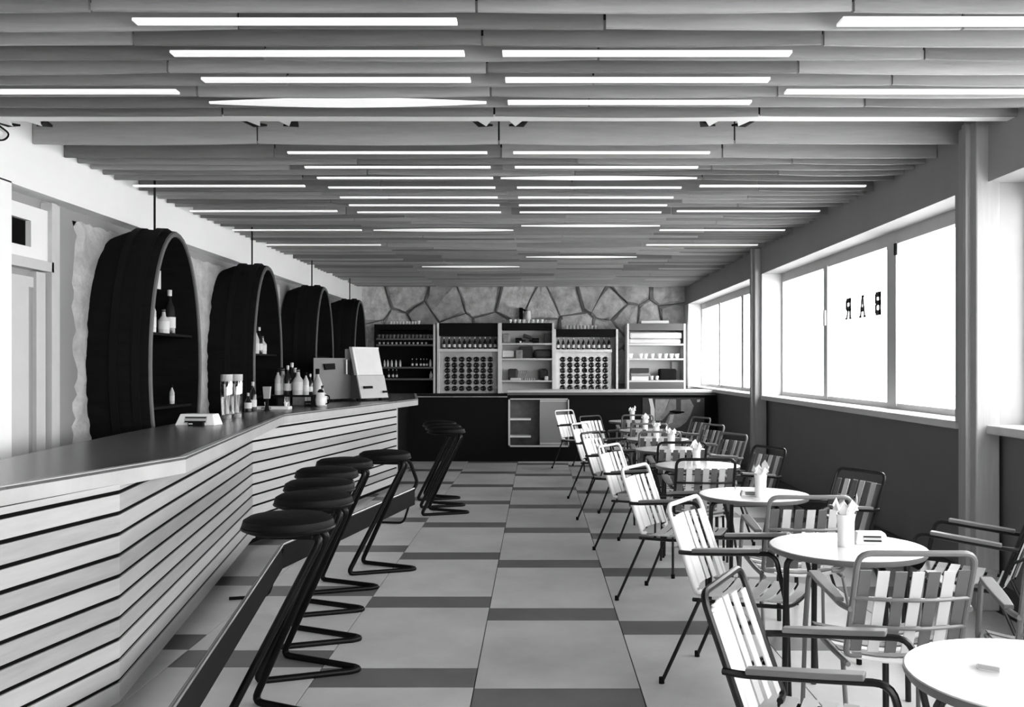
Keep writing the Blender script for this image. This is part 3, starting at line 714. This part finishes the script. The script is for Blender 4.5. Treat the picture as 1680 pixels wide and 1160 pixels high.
# ------------------------------------------------------------------ stools
def stool():
    t = thing('bar_stool', '', 'stool')
    # local: +x points away from the bar (tip of the floor loop), origin below the seat centre
    obj('seat', MB().lathe([(.0, .832), (.165, .832), (.190, .842), (.197, .862), (.190, .886), (.165, .900), (.10, .908), (.0, .910)], 32), M['cushion'], t, smooth=True)
    obj('seat_piping', MB().tube([(.196*math.cos(a*math.pi/16), .196*math.sin(a*math.pi/16), .852) for a in range(32)], .006, 6, True), M['enamel'], t, smooth=True)
    for s in (-1, 1):
        path = [(-.10, s*.05, .822), (.165, s*.05, .822), (-.23, s*.215, .012), (.20, s*.035, .012), (.23, 0, .012)]
        p = fillet(path[:4], .055, 5) + [Vector((.222, s*.012, .012)), Vector((.226, 0, .012))]
        obj('leg_tube', MB().tube(p, .0175, 10), M['enamel'], t, smooth=True)
    obj('seat_bracket', MB().box((-.11, -.10, .815), (.13, .10, .833)), M['enamel'], t)
    return t
st0 = stool()
tips = [(-.85, 4.10), (-.905, 4.80), (-1.0, 5.34), (-1.10, 5.98), (-1.11, 6.58), (-.925, 7.17), (-.72, 9.93), (-.80, 10.45), (-.90, 11.02)]
sl = ['black bar stool nearest the camera, whole seat visible before the slats', 'black bar stool second from the camera along the bar', 'black bar stool third from the camera, seat half hidden in the row',
      'black bar stool fourth from the camera in the tight row', 'black bar stool fifth from the camera at the end of the tight row', 'black bar stool standing apart past the row with its whole frame showing',
      'nearest of three black stools nested near the far counter', 'middle of three black stools nested near the far counter', 'farthest of three black stools nested near the far counter']
sr = random.Random(2)
for i, ((x, y), lb) in enumerate(zip(tips, sl)):
    loc = (x - .226, y, 0); rz = R(-3)
    if i == 0: st0.location = loc; st0.rotation_euler = (0, 0, rz); st0['label'] = lb; o = st0
    else: o = dup(st0, loc, rz, lb)
    o['group'] = 'black cantilever bar stools'

# ------------------------------------------------------------------ tables
def table():
    t = thing('cafe_table', '', 'table')
    obj('table_top', MB().lathe([(.0, .708), (.325, .708), (.344, .720), (.345, .728), (.342, .7305), (.0, .7305)], 56), M['laminate'], t, smooth=True)
    obj('edge_trim', MB().lathe([(.318, .700), (.338, .702), (.3465, .716), (.3465, .727), (.344, .727)], 56), M['lamedge'], t, smooth=True)
    for k in range(4):
        a = R(8 + 90 * k); c, s = math.cos(a), math.sin(a)
        obj('leg', MB().tube(fillet([(.02*c, .02*s, .69), (.30*c, .30*s, .69), (.31*c, .31*s, .0)], .05), .0135, 10), M['tblack'], t, smooth=True)
    obj('hub', MB().lathe([(.0, .67), (.05, .67), (.05, .708), (.0, .708)], 16), M['tblack'], t, smooth=True)
    return t
TB = [(1.34, 2.50), (1.415, 4.30), (1.39, 6.04), (1.33, 7.8), (1.32, 9.3), (1.36, 10.6), (1.40, 12.0), (1.42, 14.0)]
ordn = ['nearest', 'second nearest', 'third nearest', 'fourth', 'fifth', 'sixth', 'seventh', 'farthest']
tl = ['round white table nearest the camera, cut by the frame at lower right', 'round white table with tall napkin glass, second from the camera', 'round white table third from the camera behind the grey striped chair',
      'round white table fourth from the camera', 'round white table fifth from the camera', 'round white table sixth from the camera', 'round white table seventh from the camera', 'round white table farthest from the camera near the back counter']
t0 = table()
for i, ((x, y), lb) in enumerate(zip(TB, tl)):
    if i == 0: t0.location = (x, y, 0); t0['label'] = lb; o = t0
    else: o = dup(t0, (x, y, 0), R(4 * i), lb)
    o['group'] = 'round white cafe tables'
# napkin glasses
def napkin_glass():
    t = thing('napkin_glass', '', 'napkin holder')
    obj('glass', MB().lathe([(.0, 0), (.036, 0), (.038, .012), (.036, .02), (.038, .11), (.042, .145), (.038, .145), (.034, .03), (.0, .028)], 20), M['china'], t, smooth=True)
    rn = random.Random(4)
    for k in range(7):
        a = 2*math.pi*k/7; b = a + 1.1; r0, r1 = .012, .058
        h = rn.uniform(.195, .245)
        mb = MB().slab([(r0*math.cos(a), r0*math.sin(a), .10), (r0*math.cos(b), r0*math.sin(b), .10), (r1*.72*math.cos(b), r1*.72*math.sin(b), .16), (r1*math.cos(b), r1*math.sin(b), h - .03), (r1*.8*math.cos((a+b)/2), r1*.8*math.sin((a+b)/2), h), (r1*math.cos(a), r1*math.sin(a), h - .045), (r1*.72*math.cos(a), r1*.72*math.sin(a), .16)], (0, 0, .002))
        obj('napkin', mb, M['paper'], t)
    return t
vz = [None, (1387, 893), (1252, 806)]
ng0 = None
VX = [(1.405, 4.29, 1.0, 0), (1.40, 5.90, .95, 1), (1.325, 7.82, .86, 2), (1.33, 9.32, .95, 3), (1.345, 10.6, .9, 4), (1.385, 12.02, .92, 5), (1.42, 14.0, .95, 6)]
for i, (x, y, s, r_) in enumerate(VX):
    lb = 'white napkins fanned in a glass on the ' + ordn[i+1] + ' table from the camera'
    if ng0 is None: ng0 = napkin_glass(); o = ng0; o.location = (x, y, .7305); o['label'] = lb
    else: o = dup(ng0, (x, y, .7305), r_, lb)
    o.scale = (s, s, s); o['group'] = 'napkin glasses on the tables'
# ashtrays with printed front
def ashtray(name, label, cat, loc, rz, w=.17, d=.11, h=.05, m=None):
    t = thing(name, label, cat, loc, rz)
    b = [(-w/2, -d/2, 0), (w/2, -d/2, 0), (w/2, d/2, 0), (-w/2, d/2, 0)]
    k = .82; tp = [(x*k, y*.7 + .01, h) for x, y, _ in b]
    obj('body', MB().hexa(b, tp), m or M['china'], t, bevel=.006)
    yf = lambda z_: -d/2 + (d/2 - d/2*.7 + .01) * z_ / h - .0015
    obj('printed_front', MB().slab([(-w*.28, yf(h*.2), h*.2), (w*.28, yf(h*.2), h*.2), (w*.28, yf(h*.8), h*.8), (-w*.28, yf(h*.8), h*.8)], (0, .003, 0)), M['rackp'], t)
    for q in (.28, .62):
        obj('print_line', MB().slab([(-w*.26, yf(h*q) - .002, h*q), (w*.26, yf(h*q) - .002, h*q), (w*.26, yf(h*(q+.12)) - .002, h*(q+.12)), (-w*.26, yf(h*(q+.12)) - .002, h*(q+.12))], (0, .002, 0)), M['black'], t)
    return t
ashtray('ashtray', 'white printed ashtray right of the tall napkin glass on the second table', 'ashtray', (1.545, 4.37, .7305), R(-6), .15, .10, .05)
ashtray('ashtray', 'small white ashtray left of the napkin glass on the third table', 'ashtray', (1.35, 5.98, .7305), R(-3), .12, .08, .03)
mbx = thing('matchbox', 'small pale matchbox on the white table nearest the camera', 'matchbox', (1.225, 2.55, .7305), R(-38))
obj('sleeve', MB().box((-.028, -.018, 0), (.028, .018, .016)), M['rackw'], mbx); obj('tray', MB().box((-.031, -.016, .003), (.02, .016, .013)), M['white'], mbx)
obj('striker', MB().box((-.027, -.0185, .002), (.027, -.0178, .014)), M['rackp'], mbx)

# ------------------------------------------------------------------ chairs
def chair(tube_m, pat, armm=None, top_m=None, wv0=.021):
    t = thing('slat_armchair', '', 'chair'); n = 8; rt = .0115
    Yb = .215
    bp = lambda h: .02 - .36 * (h - .42)        # lean of the back: x at height h
    # back frame: hoop
    obj('back_frame', MB().tube(fillet([(bp(.45), -Yb + .06, .45), (bp(.45), -Yb, .45), (bp(.865), -Yb, .865), (bp(.865), Yb, .865), (bp(.45), Yb, .45), (bp(.45), Yb - .06, .45)], .05, 5), rt, n), top_m or tube_m, t, smooth=True)
    for h in (.575, .69):                         # curved cross rails behind the slats
        pts = [(bp(h) - .004 - .045 * math.sin(math.pi * k / 8), -Yb + 2 * Yb * k / 8, h) for k in range(9)]
        obj('back_rail', MB().tube(pts, .008, 6), tube_m, t, smooth=True)
    ns = 7
    for i in range(ns):
        y = -Yb + .034 + (2 * Yb - .068) * i / (ns - 1); wv = wv0
        d = .042 * math.sin(math.pi * (y + Yb) / (2 * Yb)) - .010
        vs = []
        H = [.47, .53, .62, .70, .80]
        for h in H:
            x = bp(h) - d
            for (dx, dy) in ((0, -wv), (0, wv), (-.006, wv), (-.006, -wv)): vs.append((x + dx, y + dy * (1 + .1 * (h - .5)), h))
        fs = [(3, 2, 1, 0), (16, 17, 18, 19)]
        for q in range(4):
            for e in range(4): fs.append((4*q+e, 4*q+(e+1) % 4, 4*q+4+(e+1) % 4, 4*q+4+e))
        obj('back_slat', MB().add(vs, fs), pat[i % len(pat)], t)
    # seat
    for s in (-1, 1):
        obj('seat_rail', MB().tube([(-.01, s*.21, .42), (.20, s*.215, .425), (.43, s*.215, .44)], .010, 8), tube_m, t, smooth=True)
    obj('seat_crossbar', MB().tube(fillet([(.43, -.215, .44), (.445, -.10, .425), (.445, .10, .425), (.43, .215, .44)], .05), .010, 8), tube_m, t, smooth=True)
    for i in range(7):
        x = .035 + .064 * i; vs = []; nq = 6
        for q in range(nq + 1):
            y = -.215 + .43 * q / nq; zz = .437 + .012 * (x / .4) - .030 * math.sin(math.pi * q / nq)
            for (dx, dz) in ((-.024, 0), (.024, 0), (.024, .006), (-.024, .006)): vs.append((x + dx, y, zz + dz + .006))
        fs = [(0, 1, 2, 3), (4*nq+3, 4*nq+2, 4*nq+1, 4*nq)]
        for q in range(nq):
            for e in range(4): fs.append((4*q+e, 4*q+4+e, 4*q+4+(e+1) % 4, 4*q+(e+1) % 4))
        obj('seat_slat', MB().add(vs, fs), pat[(i + 1) % len(pat)], t)
    for s in (-1, 1):
        y = s * .24
        obj('arm_tube', MB().tube(fillet([(bp(.645) - .012, s*.222, .645), (bp(.645) + .05, y, .648), (.40, y, .685), (.455, y, .44)], .05, 5), rt, n), tube_m, t, smooth=True)
        obj('front_leg', MB().tube([(.455, y, .445), (.47, s*.25, .0)], .010, n), tube_m, t, smooth=True)
        rl_ = obj('rear_leg', MB().tube([(.03, s*.218, .43), (-.155, s*.245, .01)], .0095, n), tube_m, t, smooth=True)
        obj('foot_cap', MB().lathe([(.0, 0), (.014, 0), (.014, .03), (.0, .032)], 10, (-.157, s*.245, 0)), M['black'], rl_, smooth=True)
        vs = []
        for x, zz, wv in ((.0, .666, .018), (.10, .676, .024), (.22, .687, .026), (.33, .698, .024)):
            for (dy, dz) in ((-wv, -.012), (wv, -.012), (wv, .006), (-wv, .006)): vs.append((x, y + dy, zz + dz))
        fs = [(0, 3, 2, 1), (12, 13, 14, 15)]
        for q in range(3):
            for e in range(4): fs.append((4*q+e, 4*q+(e+1) % 4, 4*q+4+(e+1) % 4, 4*q+4+e))
        obj('armrest', MB().add(vs, fs), armm or M['arm'], t, bevel=.004)
    return t
W, S, G, DK = M['swhite'], M['spale'], M['sgrey'], M['sdark']
protos = {  # aisle kinds: raking light put into the slat colour, greys made pale
    'A': lambda: chair(M['tblack'], [W, S, W, W, S, W, W], top_m=M['tpale'], wv0=.026),
    'B': lambda: chair(M['tblack'], [W, S, W, W, S, W, W], wv0=.026),
    'C': lambda: chair(M['tgrey'], [G, W, G, W, G, W, G]),
    'D': lambda: chair(M['tblack'], [G, W, G, S, G, W, G]),
}
made = {}
def place(kind, x, y, deg, label):
    if kind not in made: made[kind] = protos[kind](); o = made[kind]; o.location = (x, y, 0); o.rotation_euler = (0, 0, R(deg)); o['label'] = label
    else: o = dup(made[kind], (x, y, 0), R(deg), label)
    o['group'] = 'slatted tube armchairs'
    return o
place('B', .72, 2.964, -27, 'black framed armchair with white slats nearest the camera on the aisle')
place('A', .87, 4.744, -30, 'white topped armchair on the aisle at the second table, second from the camera')
place('A', .79, 6.374, -30, 'white topped armchair on the aisle, third from the camera')
place('A', .743, 8.074, -30, 'white topped armchair on the aisle, fourth from the camera')
place('B', .67, 9.624, -30, 'black framed white slat armchair on the aisle, fifth from the camera')
place('A', .63, 11.14, -30, 'white topped armchair on the aisle, sixth from the camera')
place('B', .82, 12.75, -45, 'white slat armchair set back from the aisle behind the sixth one')
place('A', .52, 14.35, -42, 'white topped armchair farthest down the aisle before the display case')
place('C', 1.39, 3.585, 90, 'grey striped armchair with its back to the camera behind the nearest table')
place('C', 1.43, 5.06, 90, 'grey striped armchair seen from behind between the second and third tables')
place('D', 1.24, 7.04, 90, 'black framed striped armchair seen from behind between the third and fourth tables')
place('D', 1.30, 8.55, 90, 'black framed striped armchair seen from behind before the fifth table')
place('C', 1.28, 9.92, 90, 'grey striped armchair seen from behind before the sixth table')
place('C', 1.33, 11.25, 90, 'grey striped armchair seen from behind before the seventh table')
place('C', 1.40, 13.2, 90, 'grey striped armchair seen from behind before the farthest table')
place('C', 1.97, 3.42, 78, 'striped armchair cut by the right edge of the photo beside the nearest table')
place('D', 2.43, 4.86, 146, 'black armchair mostly out of frame at right, only its far armrest showing')
place('D', 1.99, 6.10, 204, 'black framed striped armchair against the window wall, nearest one facing the aisle')
place('D', 1.83, 7.86, 204, 'black framed striped armchair against the window wall behind the napkin glass of the third table')
place('C', 1.86, 9.41, 204, 'grey framed striped armchair by the window wall, third facing the aisle')
place('C', 1.93, 10.9, 204, 'grey framed striped armchair by the window wall, fourth facing the aisle')
place('C', 2.05, 12.4, 204, 'grey framed striped armchair by the window wall farthest from the camera')

# ------------------------------------------------------------------ things on the bar
HT = 1.104
def ob(px, py): p = on(px, py, HT); return p
p = ob(322, 697)
ashtray('advertising_tray', 'white wedge shaped tray with a black box in it on the bar', 'tray', (p.x, p.y + .06, 1.10), R(-4), .31, .16, .085)
bx = thing('matchbox', 'black matchbox lying in front of the white wedge tray on the bar', 'matchbox', (p.x + .02, p.y - .055, 1.10), R(-4))
obj('sleeve', MB().box((-.055, -.02, 0), (.055, .02, .032)), M['black'], bx); obj('tray', MB().box((-.06, -.017, .004), (.05, .017, .028)), M['goodsg'], bx)
obj('lid_line', MB().box((-.05, -.022, .012), (-.02, -.0195, .02)), M['rackw'], bx)
def tallglass(px, py, label, w, h):
    p = ob(px, py); t = thing('glass_jar', label, 'jar', (p.x, p.y, 1.10))
    obj('body', MB().lathe([(.0, 0), (w*.40, 0), (w*.42, .01), (w*.5, h*.45), (w*.52, h*.80), (w*.46, h*.86), (w*.46, h*.90)], 20), M['clear'], t, smooth=True)
    obj('collar', MB().lathe([(w*.46, h*.84), (w*.50, h*.86), (w*.50, h), (w*.44, h), (w*.44, h*.86)], 20), M['foil'], t, smooth=True)
    obj('base', MB().lathe([(.0, .001), (w*.38, .001), (w*.40, .03), (.0, .035)], 20), M['foil'], t, smooth=True)
    obj('straws', MB().tube([(w*.1, 0, .04), (w*.25, 0, h*.78)], .008, 6).tube([(-w*.12, .01, .04), (-w*.2, 0, h*.78)], .008, 6).tube([(0, -.02, .04), (-w*.03, .02, h*.7)], .012, 6), M['paper'], t, smooth=True)
    return t
tallglass(372, 686, 'tall clear glass jar with pale collar, left one of the pair on the bar', .10, .375)
tallglass(388, 684, 'tall clear glass jar with pale collar, right one of the pair on the bar', .105, .375)
def bb(kind, px, py, label, s): p = ob(px, py); bottle(kind, (p.x, p.y, 1.10), label, None, s)
bb('d2', 407, 675, 'small dark bottle with white cap just right of the glass jars', .75)
bb('d1', 415, 674, 'dim dark bottle behind the small capped one on the bar', .95)
def mill(px, py, h):
    p = ob(px, py); t = thing('pump_handle', 'upright dark dispenser with grey block top on the bar', 'dispenser', (p.x, p.y, 1.10))
    obj('stem', MB().lathe([(.0, 0), (.035, 0), (.02, .02), (.015, h*.5)], 12), M['black'], t, smooth=True)
    obj('block', MB().hexa([(-.028, -.02, h*.5), (.028, -.02, h*.5), (.028, .02, h*.5), (-.028, .02, h*.5)], [(-.038, -.02, h), (.038, -.02, h), (.038, .02, h), (-.038, .02, h)]), M['rackp'], t)
mill(438, 673, .24)
p = ob(438, 672)
tt = thing('saucer_tray', 'low white tray with small pots near the bend of the bar', 'tray', (p.x, p.y + .08, 1.10))
obj('tray', MB().box((-.20, -.07, 0), (.22, .07, .035)), M['china'], tt, bevel=.01)
obj('grip', MB().box((-.06, -.078, .01), (.04, -.068, .03)), M['goodsg'], tt)
for q, (dx, dz) in enumerate(((-.03, 0), (.17, .01))):
    cup((p.x + dx, p.y + .08, 1.135), 'tiny white pot at the %s of the low white tray' % ('left' if q == 0 else 'right'), 'pots on the low tray', .55)
# crowd of bottles, shaker and cups before the grey machine
sa = ob(453, 667.5); se = ob(513, 667.5)
bs = thing('bottle_stand', 'low black stand under the rear bottles of the crowd on the bar', 'stand', (sa.x, 10.24, 1.10))
obj('shelf_board', MB().box((0, 0, .11), (se.x - sa.x, .22, .13)), M['black'], bs)
for dx in (0, se.x - sa.x - .02): obj('side', MB().box((dx, 0, 0), (dx + .02, .22, .11)), M['black'], bs)
crowd = [('p1', 456, 1.05, 'thin pale bottle at the left end of the stand on the bar'), ('p2', 464, 1.25, 'tall white bottle with dark neck on the stand on the bar'),
         ('d1', 472, 1.05, 'tall thin dark bottle behind the white one on the stand'), ('d1', 479, 1.15, 'tallest dark bottle on the stand in the crowd'),
         ('p2', 489, 1.2, 'broad pale bottle in the middle of the stand on the bar'), ('d2', 484, 1.2, 'squat dark bottle in the middle of the stand on the bar'),
         ('p1', 502, .9, 'slim pale bottle with dark cap toward the right end of the stand'), ('d1', 509, .75, 'short dark bottle at the right end of the stand')]
for q, (k, px, s_, lb) in enumerate(crowd):
    y = 10.31 + .08 * (q % 2); bottle(k, ((px - PX) * y / F, y, 1.23), lb, None, s_)
bb('p1', 521, 664, 'pale knobbly bottle leaning against the grey machine', 1.5); bb('p2', 529, 666, 'round pale bottle beside the grey machine', .95)
p = ob(459, 666); ta = obj('tumbler', MB().lathe([(.0, 0), (.028, 0), (.032, .15), (.0, .152)], 14, (0, 0, 0)), M['goodsg'], smooth=True); ta.location = (p.x, p.y, 1.10); tag(ta, 'grey tumbler at the left foot of the bottle crowd', 'tumbler')
p = ob(471, 669); tg = thing('stem_glass', 'small clear glass in front of the bottle crowd on the bar', 'glass', (p.x, p.y, 1.10))
obj('bowl', MB().lathe([(.0, .015), (.03, .02), (.036, .12), (.034, .12), (.0, .03)], 14), M['clear'], tg, smooth=True); obj('foot', MB().lathe([(.0, 0), (.035, 0), (.03, .015), (.0, .018)], 14), M['foil'], tg, smooth=True)
for px0, px1, py, h, m, lb in ((479, 500, 664, .20, 'mottledp', 'pale grey box of packets in the middle of the bottle crowd'), (503, 512, 663, .21, 'rackw', 'narrow white box right of the pale grey box of packets')):
    a = ob(px0, py); b = ob(px1, py)
    o = obj('box', MB().box((0, 0, 0), (b.x - a.x, .08, h)), M[m], bevel=.004); o.location = (a.x, a.y + .02, 1.10); tag(o, lb, 'box')
a = ob(499, 665.5); o = obj('box', MB().box((0, 0, 0), (.17, .07, .055)), M['goods'], bevel=.004); o.location = (a.x, a.y, 1.10); tag(o, 'flat dark printed box lying in front of the bottle crowd', 'box')
obj('print', MB().box((.02, -.002, .02), (.15, 0, .035)), M['rackp'], o)
jug = thing('milk_jug', 'white jug with dark lid at the right end of the bottle crowd', 'jug', (ob(526, 667).x, ob(526, 667).y, 1.10))
obj('body', MB().lathe([(.0, 0), (.03, 0), (.055, .02), (.06, .08), (.045, .14), (.03, .16), (.0, .16)], 16), M['china'], jug, smooth=True)
obj('lid', MB().lathe([(.032, .158), (.035, .17), (.02, .19), (.0, .195)], 12), M['black'], jug, smooth=True)
obj('handle', MB().tube(fillet([(.045, 0, .13), (.10, 0, .12), (.09, 0, .04), (.05, 0, .03)], .03), .008, 6), M['black'], jug, smooth=True)

# the grey machine with its pale sloping front
mc = thing('coffee_machine', 'big grey machine with pale sloping front panels on the far part of the bar', 'machine', (-2.3, 12.0, 1.10))
A_, B_, C_ = Vector((-2.70, 11.45)), Vector((-2.22, 11.95)), Vector((-1.95, 12.35)); E_, G_ = Vector((-2.15, 12.72)), Vector((-2.86, 12.25))
zb, zt, zd = 1.135, 1.645, 1.79
def q3(p, z): return (p.x, p.y, z)
inw = Vector((-(C_ - B_).y, (C_ - B_).x)).normalized()
def lean(p, z): return p + inw * (.17 * (z - zb) / (zd - zb))
Bv, Cv = B_ + inw * .175, C_ + inw * .175
n5 = [A_, Bv, Cv, E_, G_]; t5 = n5
obj('front_housing', MB().hexa([q3(B_, zb), q3(C_, zb), q3(Cv, zb), q3(Bv, zb)], [q3(lean(B_, zt), zt), q3(lean(C_, zt), zt), q3(Cv, zt), q3(Bv, zt)]), M['gbox'], mc, world=True)
obj('body', MB().add([q3(p, zb) for p in n5] + [q3(p, zt) for p in t5], [(4,3,2,1,0), (5,6,7,8,9)] + [(i, (i+1) % 5, (i+1) % 5 + 5, i + 5) for i in range(5)]), M['gbox'], mc, world=True)
def pt(u, h, o=0.0):
    p = lean(B_ + (C_ - B_) * u, h) - inw * o
    return Vector((p.x, p.y, h))
def plate(name, u0, u1, ha, hb_, m, o0, th):
    pl = [pt(u0, ha, o0), pt(u1, ha, o0), pt(u1, hb_, o0), pt(u0, hb_, o0)]
    return obj(name, MB().slab(pl, (-inw.x * th, -inw.y * th, 0)), m, mc, world=True)
plate('lower_panel', -.02, 1.0, zb, 1.425, M['panel'], 0, .02)
plate('display_panel', -.04, .96, 1.43, zd, M['rackw'], -.02, .045)
plate('panel_border', -.04, .03, 1.43, zd, M['white'], .025, .008)
plate('panel_border', -.04, .96, zd - .02, zd, M['white'], .025, .008)
plate('knob', .12, .42, 1.26, 1.29, M['black'], .02, .03)
plate('knob', .82, .97, 1.20, 1.225, M['black'], .02, .03)
def pc(px, py, d): return P(px, py, d)
obj('back_box', MB().slab([pc(566, 588, 12.15), pc(588, 588, 12.25), pc(586, 570, 12.25), pc(566, 573, 12.15)], (-.05, .25, 0)), M['rackp'], mc, world=True)
for pts in ([(530, 597), (547, 596), (548, 606), (532, 607)],):
    def sidept(px, py):      # meet the side face A-B
        d = Vector(((px - PX) / F, 1.0)); ab = Bv - A_
        t = (A_.x * ab.y - A_.y * ab.x) / (d.x * ab.y - d.y * ab.x)
        return Vector((d.x * t, t, EYE - (py - PY) * t / F))
    obj('grip_hole', MB().slab([sidept(*q) for q in pts], (.02, -.006, 0)), M['black'], mc, world=True)
hd = [sidept(566, 590), sidept(566.5, 614)]
obj('handle', MB().tube([hd[0] + Vector((.02, -.01, 0)), hd[1] + Vector((.02, -.01, 0))], .010, 8), M['white'], mc, world=True, smooth=True)
obj('recess', MB().slab([sidept(570, 591), sidept(575, 592), sidept(575, 616), sidept(570, 614)], (.006, -.002, 0)), M['goods'], mc, world=True)
for p_ in (A_, B_, C_):
    q_ = p_ + (G_ + E_ - 2*p_) * .08
    obj('foot', MB().lathe([(.0, 1.10), (.025, 1.10), (.025, 1.14), (.0, 1.14)], 10, (q_.x, q_.y, 0)), M['black'], mc, world=True)
